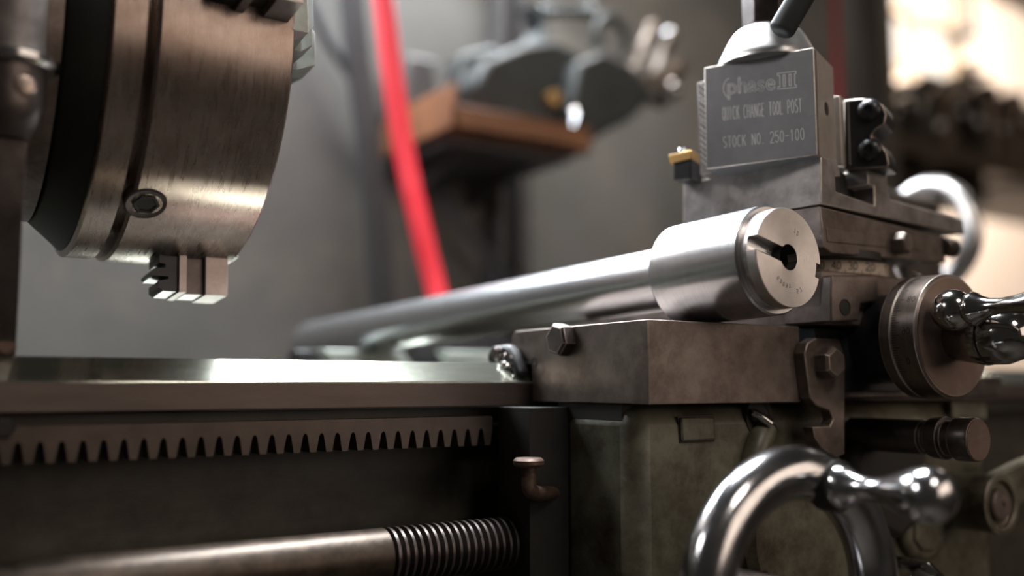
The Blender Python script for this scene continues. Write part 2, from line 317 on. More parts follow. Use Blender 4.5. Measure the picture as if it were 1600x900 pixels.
def jaw(ang, hs=1.0):
    rd = Vector((0, cos(ang), sin(ang))); tg = Vector((0, -sin(ang), cos(ang))); cc = Vector((XF, YC, ZCH))
    def q(x, r, t): return cc + Vector((x, 0, 0)) + rd * r + tg * t
    hw = .013
    # solid under the face, broad guide at the front
    b = nb()
    prism(b, [q(-.0155, .03, -hw), q(-.004, .03, -hw), q(-.004, .1205, -hw), q(-.0155, .1205, -hw)], tg * 2 * hw)
    j = obj('chuck_jaw', b, PINK, ch, .0004, glint=GLINT)
    b = nb(); prism(b, [q(-.0245, .03, -hw + .004), q(-.0155, .03, -hw + .004), q(-.0155, .1200, -hw + .004), q(-.0245, .1200, -hw + .004)], tg * 2 * (hw - .004)); obj('guide_groove', b, DARKST, j)
    b = nb(); prism(b, [q(-.0285, .03, -hw), q(-.0245, .03, -hw), q(-.0245, .1198, -hw), q(-.0285, .1198, -hw)], tg * 2 * hw); obj('guide_rib', b, PINK, j, .0003)
    b = nb()
    prism(b, [q(-.0375, .03, -hw + .002), q(-.0285, .03, -hw + .002), q(-.0285, .1192, -hw + .002), q(-.0355, .1192, -hw + .002), q(-.0375, .1175, -hw + .002), q(-.0375, .1142, -hw + .002), q(-.0330, .1132, -hw + .002), q(-.0330, .1118, -hw + .002), q(-.0405, .1118, -hw + .002), q(-.0415, .1100, -hw + .002), q(-.0400, .1082, -hw + .002), q(-.0345, .1076, -hw + .002), q(-.0345, .1056, -hw + .002), q(-.0375, .1052, -hw + .002)], tg * 2 * (hw - .002))
    obj('thread_teeth', b, BLACK, j)
    # stepped front with pointed gripping teeth
    b = nb()
    for r0, r1, xt, k in ((.082, .101, .0105, 0), (.062, .082, .0175, .0), (.036, .062, .027, 0)):
        xt *= hs; w0 = .016; m = (r0 + r1) / 2
        a = [q(-.002, r0, -w0), q(-.002, r1, -w0), q(xt * .55, r1, -w0), q(xt, r1 - .005, -w0 * .55), q(xt, r0 + .003, -w0 * .55), q(xt * .6, r0, -w0)]
        c_ = [q(-.002, r0, w0), q(-.002, r1, w0), q(xt * .55, r1, w0), q(xt, r1 - .005, w0 * .55), q(xt, r0 + .003, w0 * .55), q(xt * .6, r0, w0)]
        A = [b.verts.new(p) for p in a]; B = [b.verts.new(p) for p in c_]
        b.faces.new(A); b.faces.new(B[::-1])
        for i in range(6): b.faces.new((A[(i + 1) % 6], A[i], B[i], B[(i + 1) % 6]))
    obj('jaw_step', b, JAWG, j, .0004, 20, glint=GLINT)
for a, hs in ((173, 1), (265, .12), (353, .3), (83, 1)): jaw(radians(a), hs)
b = nb()
for a in (234,): 
    rd = Vector((0, cos(radians(a)), sin(radians(a)))); cc = Vector((.0965, YC, ZCH))
    lathe(b, cc + rd * (R - .003), rd, [(0, 0), (0, .0044), (.0024, .0044), (.0026, .0052), (.0029, .0070), (.0033, .0086), (.0028, .0094), (0, .0097), (-.002, .0097), (-.002, 0)], 6 * 8)
sk = obj('pinion_socket', b, DARKST, ch, label='dark round pinion socket with a hex hole')
b = nb(); lathe(b, cc + rd * (R + .0001), rd, [(0, 0), (0, .0042), (-.004, .0042), (-.004, 0)][::-1], 6); lathe(b, cc + rd * (R + .00035), rd, [(0, .0041), (.0004, .0050), (.0004, .0058), (0, .0062)], 6)
obj('hex_hole', b, GRIMESHADE, sk, 0, 20)

# ------------------------------------------------------------------ guard post at the left edge
yp = .413
gp = thing('guard_post', 'tall out-of-focus brown steel post with a collar and bolt at the left edge', 'post', (.03, yp, .0113))
b = nb(); pc = P(22, 60, Y=yp); px0 = pc.x
cyl(b, (px0, yp, P(20, 92, Y=yp).z), (0, 0, 1), .22, .0115, 32, .0005); obj('post_rod', b, SLIDEM, gp)
b = nb(); z1 = P(20, 88, Y=yp).z; lathe(b, (px0, yp, z1), (0, 0, -1), [(0, 0), (0, .0145), (.0015, .017), (.004, .017), (.0055, .015), (.0055, 0)], 48); obj('collar', b, CHROME, gp)
b = nb(); zz = z1 - .0055
lathe(b, (px0 - .001, yp, zz), (0, 0, -1), [(0, 0), (0, .0135), (.014, .0135), (.021, .012), (.028, .008), (.028, 0)], 32); obj('socket', b, DARKST, gp)
b = nb(); pb = P(38, 133, Y=yp - .013); lathe(b, pb + Vector((0, .004, 0)), (0, -1, 0), [(0, 0), (0, .0050), (.003, .0050), (.0050, .0035), (.0055, 0)], 24); obj('clamp_bolt', b, CHUCKM, gp)
b = nb(); zb3 = .0113
for k in range(1):
    pts = [P(52, 165, Y=yp), P(44, 195, Y=yp), P(36, 300, Y=yp + .004), P(30, 420, Y=yp + .01), P(23, 560, Y=YB + .016)]
    pts = [(p.x, p.z) for p in pts]; pts[-1] = (pts[-1][0], .0113)
    ys = [yp, yp, yp + .004, yp + .01, YB + .017]
    vs = []
    for (x, z), y in zip(pts, ys): vs.append([b.verts.new((x, y - .004, z)), b.verts.new((x, y + .004, z)), b.verts.new((x - .03, y + .004, z)), b.verts.new((x - .03, y - .004, z))])
    for A, B in zip(vs, vs[1:]):
        for i in range(4): b.faces.new((A[i], A[(i + 1) % 4], B[(i + 1) % 4], B[i]))
    b.faces.new(vs[0]); b.faces.new(vs[-1][::-1])
obj('flat_bar', b, DARKST, gp, .0006)
b = nb(); pb = P(9, 540, Y=YB + .011); lathe(b, pb + Vector((0, .002, 0)), (0, -1, 0), [(0, 0), (0, .004), (.002, .004), (.003, .0028), (.003, 0)], 24); obj('foot_rivet', b, RUST, gp)

# ------------------------------------------------------------------ carriage
XS, YS, ZT, ZB = .290, .33, .0293, -.0092
ca = thing('lathe_carriage', 'dark steel lathe saddle on top of a greasy green apron, lower right', 'carriage', (.44, .40, -.30))
b = nb()
yk = .4423
prism(b, [(XS, YS, ZB), (XS, YS, ZT), (XS, yk - .003, ZT - .0004), (XS, yk, ZT - .003), (XS, yk + .002, .012), (XS, YB - .0005, .012), (XS, YB - .0005, ZB)][::-1], (.392 - XS, 0, 0))
box(b, .405, .50, .44, .60, .0125, ZT)
obj('saddle_wing', b, BROWNST, ca, .0005, glint=GLINTD)
b = nb(); box(b, .396, .577, YS + .001, YB - .001, -.0075, .0042); box(b, .392, .53, .352, .60, .0125, .0285); box(b, .392, .53, .352, YB - .001, .0, .0285)
obj('saddle_front', b, DARKST, ca, .0006)
b = nb(); hexhead(b, P(884, 531, X=XS) + Vector((.0003, 0, 0)), (-1, 0, 0), .0075, .0088, .25); obj('hex_bolt', b, DARKST, ca, .0004, glint=GLINTD)
b = nb(); hp = P(835, 566, X=XS); lathe(b, hp + Vector((.001, 0, 0)), (-1, 0, 0), [(0, 0), (0, .0028), (.0012, .0026), (.0012, .0018), (.0006, .0014), (.0006, 0)], 20); obj('oil_hole', b, GRIMESHADE, ca)
# wiper
b = nb(); wp = P(787, 560, X=XS)
q = [Vector((XS, y, z)) for y, z in ((.4258, .0020), (.4240, .0055), (.4265, .0105), (.4320, .0182), (.4375, .0212), (.4500, .0212), (.4560, .0170), (.4560, .0116), (.4364, .0116))][::-1]
prism(b, [p + Vector((-.008, 0, 0)) for p in q], (.0078, 0, 0)); wpo = obj('way_wiper', b, BLACK, ca, .003, label='black greasy way wiper')
b = nb(); lathe(b, Vector((XS - .008, .4440, .0165)) + Vector((.001, 0, 0)), (-1, 0, 0), [(0, 0), (0, .0042), (.0018, .0042), (.0036, .0028), (.004, 0)], 20); obj('screw_head', b, DARKST, wpo)
# steel swarf on wiper
b = nb(); cpt = P(793, 575, X=XS - .009)
for k in range(46):
    p = cpt + Vector((random.uniform(-.002, .002), random.gauss(0, .003), random.gauss(0, .004))); s = random.uniform(.0002, .0006)
    box(b, p.x - s, p.x + s, p.y - s, p.y + s * 1.6, p.z - s, p.z + s, Matrix.Translation(p) @ Matrix.Rotation(random.random() * 3, 4, Vector((1, 1, random.random())).normalized()) @ Matrix.Translation(-p))
sw = solo('metal_swarf', b, CHROME2, 'fine bright metal chips stuck to the black way wiper', 'swarf', smooth=0); sw['kind'] = 'stuff'
# clamp bracket and its bolt
yb_ = .323
b = nb(); q = [(1257, 552), (1262, 536), (1275, 528), (1312, 530), (1320, 560), (1320, 710), (1303, 716), (1284, 700), (1273, 683), (1270, 667), (1297, 666), (1302, 655), (1297, 641), (1276, 634), (1266, 622)]
prism(b, [P(u, v, Y=yb_) for u, v in q][::-1], (0, .0068, 0)); obj('clamp_bracket', b, BROWNST, ca, .0006, glint=GLINTD)
b = nb(); hexhead(b, P(1287, 567, Y=yb_) + Vector((0, .0002, 0)), (0, -1, 0), .0085, .0082, .5); obj('hex_bolt', b, BROWNST, ca, .0004, glint=GLINTD)
# cross-slide screw housing
DX, DZ = .4471, .0238
b = nb(); cyl(b, (DX, .302, DZ), (0, 1, 0), .052, .0235, 48, .001); box(b, DX - .05, DX + .03, .325, .355, -.004, .0285); obj('screw_housing', b, BLACK, ca, .0005)
# apron
YA, XA1 = .342, .580
b = nb(); box(b, XS + .001, XA1, YA, .400, -.26, ZB - .0006); obj('apron_casting', b, GREEN, ca, .010)
b = nb(); box(b, XS + .002, XA1 - .01, .352, .402, ZB - .02, ZB - .0004); obj('apron_seam_flange', b, GRIMESHADE, ca)
b = nb(); box(b, .268, .56, .393, .4215, -.26, -.0118); obj('gear_housing', b, GRIMESHADE, ca, 0)  # blackened: the shade of the recess behind the apron painted in
b = nb(); q = [P(u, v, Y=YA) for u, v in ((1060, 652), (1112, 650), (1114, 688), (1062, 690))]; prism(b, q[::-1], (0, -.0022, 0)); pad_ = obj('raised_pad', b, GREEN, ca, .0016)
b = nb(); q = [P(u, v, Y=YA) for u, v in ((1058, 650), (1114, 648), (1116, 690), (1061, 693))]; prism(b, q[::-1], (0, -.0004, 0)); obj('grime_line', b, GRIMESHADE, pad_, .0002)
b = nb()   # oil recess surround
pr_ = P(1186, 652, Y=YA); lathe(b, pr_ + Vector((0, .002, 0)), (0, -1, 0), [(0, 0), (0, .0105), (.0026, .0098), (.0026, .0075), (.0021, .0068), (.0021, 0)], 32); obj('oil_recess', b, GRIMESHADE, ca)
b = nb(); tube(b, spline([P(1174, 643, Y=YA - .002), P(1190, 652, Y=YA - .005), P(1204, 662, Y=YA - .007)], 6), .0022, 12); obj('oil_spout', b, CHROME2, ca)
b = nb(); tube(b, spline([P(1196, 668, Y=YA), P(1182, 700, Y=YA - .002), P(1168, 760, Y=YA - .002), P(1150, 860, Y=YA)], 8), .0068, 16); obj('casting_rib', b, GREEN, ca)
b = nb(); q = [P(u, v, Y=YA) for u, v in ((1396, 770), (1462, 770), (1464, 840), (1454, 866), (1436, 877), (1414, 868), (1400, 846))]; prism(b, q[::-1], (0, -.006, 0)); obj('rounded_boss', b, GREEN, ca, .003)
b = nb(); q = [P(u, v, Y=YA) for u, v in ((1412, 775), (1452, 775), (1452, 842), (1440, 858), (1424, 858), (1412, 842))]; prism(b, q[::-1], (0, -.0075, 0)); obj('boss_pad', b, GREEN, ca, .001)
b = nb(); q = [P(u, v, Y=YA) for u, v in ((1308, 720), (1318, 690), (1345, 668), (1400, 662), (1420, 690), (1420, 800), (1380, 840), (1320, 810))]; prism(b, q[::-1], (0, -.012, 0)); obj('lever_housing', b, GRIMESHADE, ca, .004)
b = nb(); cyl(b, (P(1235, 700, Y=YA).x, YA + .002, -.075), (0, -1, 0), .014, .044, 64, .004); obj('wheel_gearcase', b, GREEN, ca)
b = nb(); q = [P(u, v, Y=YA) for u, v in ((1478, 628), (1532, 628), (1534, 655), (1480, 655))]; prism(b, q[::-1], (0, -.004, 0)); obj('raised_pad', b, GREEN, ca, .001)
# push-pull clutch knob
KX, KZ = .4485, -.027
b = nb(); lathe(b, (KX, .345, KZ), (0, -1, 0), [(0, 0), (0, .0088), (.046, .0088), (.047, .0072), (.050, .0072), (.0505, .0100), (.0565, .0108), (.058, .0108), (.059, .0088), (.063, .0088), (.0635, .0095), (.0645, .0108), (.0735, .0108), (.0745, .0102), (.0745, 0)], 48); kn = obj('clutch_knob', b, DARKST, ca, .0003, glint=GLINTD)
b = nb(); cyl(b, (KX, .2708, KZ), (0, -1, 0), .0006, .0100, 48); obj('knob_face', b, DIALFACE, kn)
# lever with boss
LX, LZ, LY = P(1563, 788, Y=.312).x, P(1563, 788, Y=.312).z, .312
b = nb(); lathe(b, (LX, .343, LZ), (0, -1, 0), [(0, 0), (0, .0165), (.029, .0165), (.031, .0172), (.0322, .0172), (.0322, .0135), (.029, .0130), (.029, 0)], 48); lv = obj('feed_lever', b, GREEN, ca, .0005, glint=GLINTD)
b = nb(); lathe(b, (LX, .314, LZ), (0, -1, 0), [(0, 0), (0, .0092), (.003, .0092), (.0038, .0082), (.0038, .002), (.0026, .002), (.0026, 0)], 32); obj('lever_cap', b, BROWNST, lv)
b = nb(); q = [P(u, v, Y=LY + .004) for u, v in ((1545, 746), (1600, 720), (1680, 690), (1680, 740), (1602, 785), (1575, 815))]; prism(b, q[::-1], (0, .008, 0)); obj('lever_arm', b, GREEN, lv, .002)
b = nb(); pn = P(1480, 915, Y=.30); lathe(b, (pn.x, .342, pn.z), (0, -1, 0), [(0, 0), (0, .0105), (.030, .0105), (.032, .0095), (.038, .0055), (.038, 0)], 32); obj('shift_knob', b, CHROME2, ca)
# oil elbow left of the apron
b = nb(); e0 = P(826, 726, Y=.385); e1 = P(828, 765, Y=.385); e2 = P(862, 772, Y=.392)
tube(b, spline([e0, e0.lerp(e1, .5), e1, e1.lerp(e2, .4) + Vector((0, 0, -.001)), e2 + Vector((.004, .004, 0))], 6), .0036, 14); el = obj('oil_elbow', b, RUST, ca)
b = nb(); cyl(b, e0 + Vector((0, 0, -.001)), (0, 0, 1), .0042, .0075, 24, .0012); obj('oil_cap', b, RUST, el)

# ------------------------------------------------------------------ apron handwheel
WX, WY, WZ, WR = .3138, .27, -.086, .050
hw_ = thing('apron_handwheel', 'large shiny chrome handwheel with a turned handle, in the foreground lower right', 'handwheel', (WX, .30, WZ - .06))
b = nb(); n = 96; ring = []
for k in range(n):
    t = 2 * pi * k / n; c = Vector((WX + WR * cos(t), WY, WZ + WR * sin(t))); rad = Vector((cos(t), 0, sin(t)))
    ring.append([b.verts.new(c + rad * (.0112 * cos(s)) + Vector((0, 1, 0)) * (.0098 * sin(s))) for s in [2 * pi * j / 28 for j in range(28)]])
for k in range(n):
    A, B = ring[k], ring[(k + 1) % n]
    for j in range(28): b.faces.new((A[j], A[(j + 1) % 28], B[(j + 1) % 28], B[j]))
obj('rim', b, CHROME, hw_)
b = nb(); lathe(b, (WX, .328, WZ), (0, -1, 0), [(0, 0), (0, .007), (.034, .007), (.052, .007), (.052, 0)], 40); obj('hub', b, BROWNST, hw_)
for k in range(3):
    t = radians((-12, -90, -168)[k]); c = Vector((cos(t), 0, sin(t))); b = nb()
    tube(b, [Vector((WX, .296, WZ)) + c * .010, Vector((WX, .288, WZ)) + c * .028, Vector((WX, .274, WZ)) + c * .044], .006, 12, rs=[.008, .006, .0055]); obj('spoke', b, DARKST, hw_)
hp = P(1287, 757, Y=.268)
hx, hz = hp.x, hp.z
b = nb(); lathe(b, (hx, .268, hz), (0, -1, 0), [(0, 0), (0, .0105), (.0085, .0105), (.0088, 0)], 40); obj('handle_seat', b, GRIMESHADE, hw_)
b = nb(); lathe(b, (hx, .2600, hz), (0, -1, 0), [(t_ * .86, r_) for t_, r_ in ((0, 0), (0, .0094), (.002, .0095), (.006, .0078), (.011, .0058), (.017, .0050), (.022, .0052), (.028, .0064), (.034, .0084), (.040, .0102), (.045, .0110), (.049, .0108), (.053, .0095), (.0560, .0070), (.0572, .004), (.0575, 0))], 56); obj('grip', b, CHROME, hw_, 0, 60, label='tapered chrome grip with a bulbous end')

# ------------------------------------------------------------------ cross slide, dial, crank
cs = thing('cross_slide', 'dark cross slide block with an engraved degree ring, under the compound rest', 'cross slide', (.43, .40, ZT))
b = nb(); box(b, .397, .478, .318, .52, .0300, .0385); q = [P(u, v, Y=.312) for u, v in ((1300, 430), (1372, 430), (1372, 470), (1345, 474), (1342, 501), (1299, 503), (1299, 457))]
prism(b, q[::-1], (0, .030, 0)); box(b, .395, .480, .318, .52, .0385, .0575)
obj('slide_block', b, BROWNST, cs, .0008)
b = nb(); h_ = P(1320, 480, Y=.312); lathe(b, h_ + Vector((0, .003, 0)), (0, -1, 0), [(0, 0), (0, .0042), (.0034, .0042), (.0034, .0036), (.0031, .0034), (.0031, 0)], 28); obj('screw_hole', b, GRIMESHADE, cs)
SX, SY, SR = .438, .372, .052
b = nb(); cyl(b, (SX, SY, .0578), (0, 0, 1), .0075, SR, 96, .0005); rg = obj('degree_ring', b, SCALEM, cs, label='pale ring engraved with degree numbers')
b = nb()
def ringmap(x, y, l):   # x runs along the rim, rightwards as seen
    t = -x / SR; return Vector((SX + (SR + l) * cos(t - pi / 2) * -1 if False else SX + (SR + l) * sin(-t), SY - (SR + l) * cos(-t), .0578 + y))
xr = {}
def ring_u(u, v=413):
    best = None
    for k in range(-900, 600):
        x = k * .0001; p = ringmap(x, .004, 0); d = p.dot(FW); uu = 800 + FPX * p.dot(RT) / d
        nrm = Vector((p.x - SX, p.y - SY, 0))
        if nrm.dot(p) < 0 and (best is None or abs(uu - u) < best[0]): best = (abs(uu - u), x)
    return best[1]
for s, u in (('50', 1273), ('40', 1299), ('30', 1325), ('20', 1352), ('10', 1380)):
    xa, xb = ring_u(u), ring_u(u + 15); write(b, s, ringmap, xa, .0022, .0040, (xb - xa) / 2.25, .00058, .25)
us = 1270
for k in range(11):
    x = ring_u(1294 + (k - 1) * 13.2); stroke_line(b, [(x, .0), (x, .0022 if k % 2 else .003)], ringmap, .00030)
obj('degree_numbers', b, INK, rg, 0, 0)

dl = thing('cross_feed_dial', 'brown steel graduated dial with a polished ball crank, at the right edge', 'dial', (DX, .29, DZ - .032))
b = nb(); lathe(b, (DX, .3015, DZ), (0, -1, 0), [(0, 0), (0, .0300), (.001, .0310), (.0068, .0312), (.007, .0306), (.0078, .0306), (.008, .0313), (.0205, .0313), (.0215, .0300), (.0215, 0)], 120); obj('graduated_drum', b, DIALM, dl, .0004, glint=GLINT)
b = nb(); lathe(b, (DX, .2802, DZ), (0, -1, 0), [(0, .0), (0, .0292), (.0003, .0292), (.0003, .0)], 96); obj('dial_face', b, DIALFACE, dl)
b = nb()
def dm(x, y, l):
    t = x / .0313; return Vector((DX - (.0313 + l) * cos(t), .2935 - y, DZ + (.0313 + l) * sin(t)))
for k in range(-34, 34):
    x = k * .00125; stroke_line(b, [(x, .0), (x, .0042 if k % 5 == 0 else .0024)], dm, .00028)
def dmt(x, y, l): return dm(y, x + .006, l)
def dmr(x, y, l): return dm(x - .0, -y + .0105, l)
for s, x in (('80', .0205), ('90', .0035), ('0', -.0115)): write(b, s, lambda a, c_, l, x=x: dm(x - c_, a + .0062, l), 0, 0, .0032, .0018, .00034)
obj('graduations', b, INK, dl, 0, 0)
# ball crank: hub cone on the axis, ball with its grip
b = nb(); lathe(b, (DX, .281, DZ - .001), (0, -1, 0), [(0, 0), (0, .0105), (.004, .0115), (.010, .0125), (.018, .0140), (.0195, .0138), (.0198, .0125), (.0206, .0125), (.0209, .0136), (.028, .0136), (.036, .0110), (.040, .006), (.041, 0)], 56); obj('crank_hub', b, CHROME2, dl, 0, 60)
bc = P(1489, 485, Y=.268)
b = nb(); lathe(b, bc + Vector((0, .0105, 0)), (0, -1, 0), [(.0105 - .0102 * cos(pi * k / 20), .0102 * sin(pi * k / 20)) for k in range(21)], 40); tube(b, [bc, Vector((DX, .268, DZ))], .0045, 16); obj('crank_ball', b, CHROME2, dl, 0, 60)
b = nb(); lathe(b, bc + Vector((0, -.0090, 0)), (-.04, -1, .03), [(0, 0), (0, .0078), (.0015, .0082), (.003, .0078), (.0055, .0060), (.010, .0043), (.016, .0038), (.024, .0046), (.034, .0066), (.044, .0074), (.050, .006), (.052, 0)], 40); obj('crank_grip', b, CHROME2, dl, 0, 60)

# ------------------------------------------------------------------ compound rest
cp = thing('compound_rest', 'dark steel compound rest with a T-slot, above the degree ring', 'compound rest', (.44, .36, .0655))
CC = P(1283, 320, X=.385); nE = az(172)          # end face normal, towards the operator
back = az(-8)
def E(u, v): return PP(u, v, CC, nE)
b = nb()
q = [E(*p) for p in ((1283, 244), (1308, 250), (1314, 276), (1305, 276), (1306, 299), (1367, 321), (1366, 291), (1357, 289), (1355, 264), (1378, 270), (1386, 276), (1391, 311), (1504, 343), (1508, 366), (1283, 319))]
prism(b, q, back * .0865); obj('top_slide', b, SLIDEM, cp, .0006, glint=GLINT)
b = nb()
q = [E(*p) for p in ((1281, 322), (1476, 371), (1478, 410), (1300, 395), (1288, 386))]
prism(b, q, back * .080); obj('slide_base', b, BROWNST, cp, .0007, glint=GLINTD)
b = nb(); q = [E(*p) for p in ((1290, 354), (1440, 378), (1440, 392), (1292, 378))]; prism(b, [p + nE * .0005 for p in q], back * .003); obj('gib_strip', b, BROWNST, cp, .0004)
b = nb(); hexhead(b, E(1398, 381) - nE * .001, nE, .009, .0063, .2); obj('gib_screw', b, BROWNST, cp, .0003)
b = nb(); cyl(b, E(1478, 386) + az(82) * -.004, az(82), .012, .0055, 24, .001); obj('screw_stub', b, DARKST, cp)
b = nb(); p_ = E(1360, 405) + back * .03; cyl(b, (p_.x, p_.y, .0652), (0, 0, 1), .004, .032, 64); obj('swivel_base', b, GRIMESHADE, cp)
b = nb(); pb = E(1500, 440) + back * .03; 
tube(b, [E(1470, 396) + back * .03, E(1485, 415) + back * .03, pb], .004, 12); lathe(b, pb + Vector((-.008, 0, 0)), (1, 0, 0), [(.008 - .008 * cos(pi * k / 14), .008 * sin(pi * k / 14)) for k in range(15)], 24); obj('slide_crank', b, CHROME2, cp, 0, 60)

# ------------------------------------------------------------------ tool post (its own rotated frame)
TZ = P(1283, 245, X=.385).z; A_ = -24
c0 = P(1277, 243, Z=TZ)
ex, ey, ez = az(A_ + 90), az(A_), Vector((0, 0, 1))
def T(x, y, z): return c0 + ex * x + ey * y + ez * z
tp = thing('tool_post', 'square quick change tool post with engraved lettering and a silver dome cap', 'tool post', c0 + ex * .03 + ey * .03, radians(-A_))
TM = Matrix(((ex.x, ey.x, 0, c0.x), (ex.y, ey.y, 0, c0.y), (0, 0, 1, c0.z), (0, 0, 0, 1)))
TH = .0552; TW = .0578
b = nb(); box(b, 0, .036, 0, TW, .0002, TH, TM); obj('post_block', b, POSTM, tp, .0005, glint=GLINT)
b = nb(); prism(b, [T(.002, -.0006, .0006), T(.034, -.0006, .0006), T(.034, -.0006, TH - .001), T(.002, -.0006, TH - .001)], ey * .0008); sd = obj('lit_side', b, POSTLIT, tp, label='lit side of the block, painted paler')  # overlay that puts the lit side into the colour
b = nb(); lathe(b, T(.018, -.0004, .028), -ey, [(0, 0), (0, .0035), (.0005, .0035), (.0005, 0)], 24); obj('side_hole', b, GRIMESHADE, sd)
b = nb(); prism(b, [T(.010, TW + .0002, .0), T(.010, TW + .0075, .0), T(.010, TW + .0080, TH - .004), T(.010, TW + .0002, TH - .004)], ex * .024)
dv = obj('dovetail_plate', b, SLIDEM, tp, .0005)
b = nb()
for k in range(15):
    z = .004 + k * .0030 + random.uniform(-.0006, .0006)
    stroke_line(b, [(.0012, z + .0042), (.0036, z + .0014), (.0062, z - .0002)], lambda x, y, l: T(.010 - l, TW + .0078 - x, y), .00035 + random.random() * .0004)
obj('scratches', b, SCRIBE, dv, 0, 0)
cxx, cyy = .019, .0295
b = nb(); lathe(b, T(cxx, cyy, TH), ez, [(0, 0), (0, .0262), (.002, .0262), (.0042, .0252), (.0145, .0200), (.0178, .0178), (.0195, .0160), (.0202, .0145), (.0202, 0)], 80); cap = obj('dome_cap', b, ALU, tp, label='silver conical cap')
b = nb(); lathe(b, T(cxx, cyy, TH + .0202), ez, [(0, 0), (0, .0135), (.0012, .0135), (.0022, .0115), (.0022, 0)], 48); obj('washer', b, DARKST, cap)
b = nb(); lathe(b, T(cxx, cyy, TH + .0222), ez, [(0, 0), (0, .0128), (.030, .0128), (.030, 0)], 6, .3); obj('top_nut', b, DARKST, tp, .0004, 20)
b = nb(); a0 = P(1224, 42, d=.452); a1 = P(1262, -22, d=.452); dd = (a1 - a0).normalized()
lathe(b, a0 - dd * .004, dd, [(0, 0), (.0003, .0035), (.0015, .0055), (.003, .0062), (.080, .0062), (.08, 0)], 32); tube(b, [a0 + dd * .030, T(cxx, cyy, TH + .040)], .006, 12); obj('lock_handle', b, CAST, tp, 0, 60, label='dark grey lock handle')
# engraved lettering on the face towards the chuck
def FM(x, y, l): return T(-l, TW - x, y)      # x from the left edge, y up
def FP(u, v):
    p = PP(u, v, c0, ex); r = p - c0; return TW - r.dot(ey), r.z
b = nb()
def wline(s, uv0, uv1, h_px):
    x0, y0 = FP(*uv0); x1, y1 = FP(*uv1); n = sum(.9 if c == '.' else 1.28 for c in s) - .28
    k = (y1 - y0) / (x1 - x0); wch = (x1 - x0) / n; h = FP(uv0[0], uv0[1] - h_px)[1] - y0
    write(b, s, lambda x, y, l: FM(x, y + (x - x0) * k, l), x0, y0, h, wch, .00029, .28)
wline('QUICK CHANGE TOOL POST', (1129, 188), (1253, 175), 20)
wline('STOCK NO. 250-100', (1130, 231), (1257, 218), 17)
obj('engraved_lettering', b, SCRIBE, tp, 0, 0)
# outlined maker's name
def outline_text(s, size, wd, sx=1.0):
    cu = bpy.data.curves.new('t', 'FONT'); cu.body = s; cu.size = size; cu.fill_mode = 'NONE'; cu.offset = .0
    o = bpy.data.objects.new('t', cu); C.objects.link(o); bpy.context.view_layer.update()
    me = o.to_mesh(); e = [((me.vertices[a].co.x, me.vertices[a].co.y), (me.vertices[c].co.x, me.vertices[c].co.y)) for a, c in (x.vertices for x in me.edges)]
    o.to_mesh_clear(); bpy.data.objects.remove(o); bpy.data.curves.remove(cu); return e
x0, y0 = FP(1131, 148); x1, y1 = FP(1247, 136); H = FP(1131, 124)[1] - y0; k = (y1 - y0) / (x1 - x0)
b = nb()
def seg(e, fx, fy, wd=.00030):
    for p, q_ in e: stroke_line(b, [(fx(p), fy(p)), (fx(q_), fy(q_))], lambda x, y, l: FM(x, y + (x - x0) * k, l), wd)
E1 = outline_text('phase', 1, 0); mxx = max(max(p[0], q_[0]) for p, q_ in E1); W1 = (x1 - x0) * .70
hx_ = max(max(p[1], q_[1]) for p, q_ in E1)
seg(E1, lambda p: x0 + .0016 + p[0] / mxx * (W1 - .0016), lambda p: y0 + p[1] / hx_ * H)
# wide outlined II with shared serifs, and the sweep left of the p
xa = x0 + W1 + .0014; xb = x1 - .0008; m_ = (xb - xa); tt = H * .14
e = []
def loop(pts): e.extend(zip(pts, pts[1:] + pts[:1]))
loop([(xa, 0), (xb, 0), (xb, tt), (xb - m_ * .08, tt), (xb - m_ * .08, H - tt), (xb, H - tt), (xb, H), (xa, H), (xa, H - tt), (xa + m_ * .12, H - tt), (xa + m_ * .12, tt), (xa, tt)])
for f in (.30, .62): loop([(xa + m_ * f, tt), (xa + m_ * (f + .11), tt), (xa + m_ * (f + .11), H - tt), (xa + m_ * f, H - tt)])
sp = [(x0 + .0034 + .0036 * cos(radians(a)), H * .40 + H * .62 * sin(radians(a))) for a in range(95, 268, 12)]
e += list(zip(sp, sp[1:]))
seg(e, lambda p: p[0], lambda p: y0 + p[1])
obj('engraved_maker_name', b, SCRIBE, tp, 0, 0)
b = nb(); q = [E(*p) for p in ((1313, 256), (1354, 266), (1356, 289), (1365, 292), (1366, 319), (1307, 298), (1306, 278), (1314, 277))]
prism(b, [p + back * .012 for p in q], back * .04); obj('slot_dark_fill', b, GRIMESHADE, tp)  # black filler: shade of the T-slot opening put into its colour
# small clamp at the left with a brass plate
b = nb(); g0 = T(.012, TW + .0085, .0)
lb = PP(1052, 282, T(.012, 0, 0), ex); rb = PP(1080, 280, T(.012, 0, 0), ex); lt = PP(1052, 252, T(.012, 0, 0), ex); rt_ = PP(1080, 248, T(.012, 0, 0), ex)
prism(b, [lb, rb, rt_, lt], ex * .016); gl = obj('side_clamp', b, BLACK, tp, .0008)
b = nb(); prism(b, [PP(u, v, T(.010, 0, 0), ex) for u, v in ((1045, 255), (1080, 247), (1080, 234), (1045, 242))], ex * .020); obj('brass_shim', b, BRASS, gl, .0004)
b = nb(); pz = PP(1066, 238, T(.014, 0, 0), ex); lathe(b, pz - ez * .001, ez, [(0, 0), (0, .0026), (.002, .0026), (.0034, .0018), (.0036, 0)], 20); obj('set_screw', b, CHROME, gl)

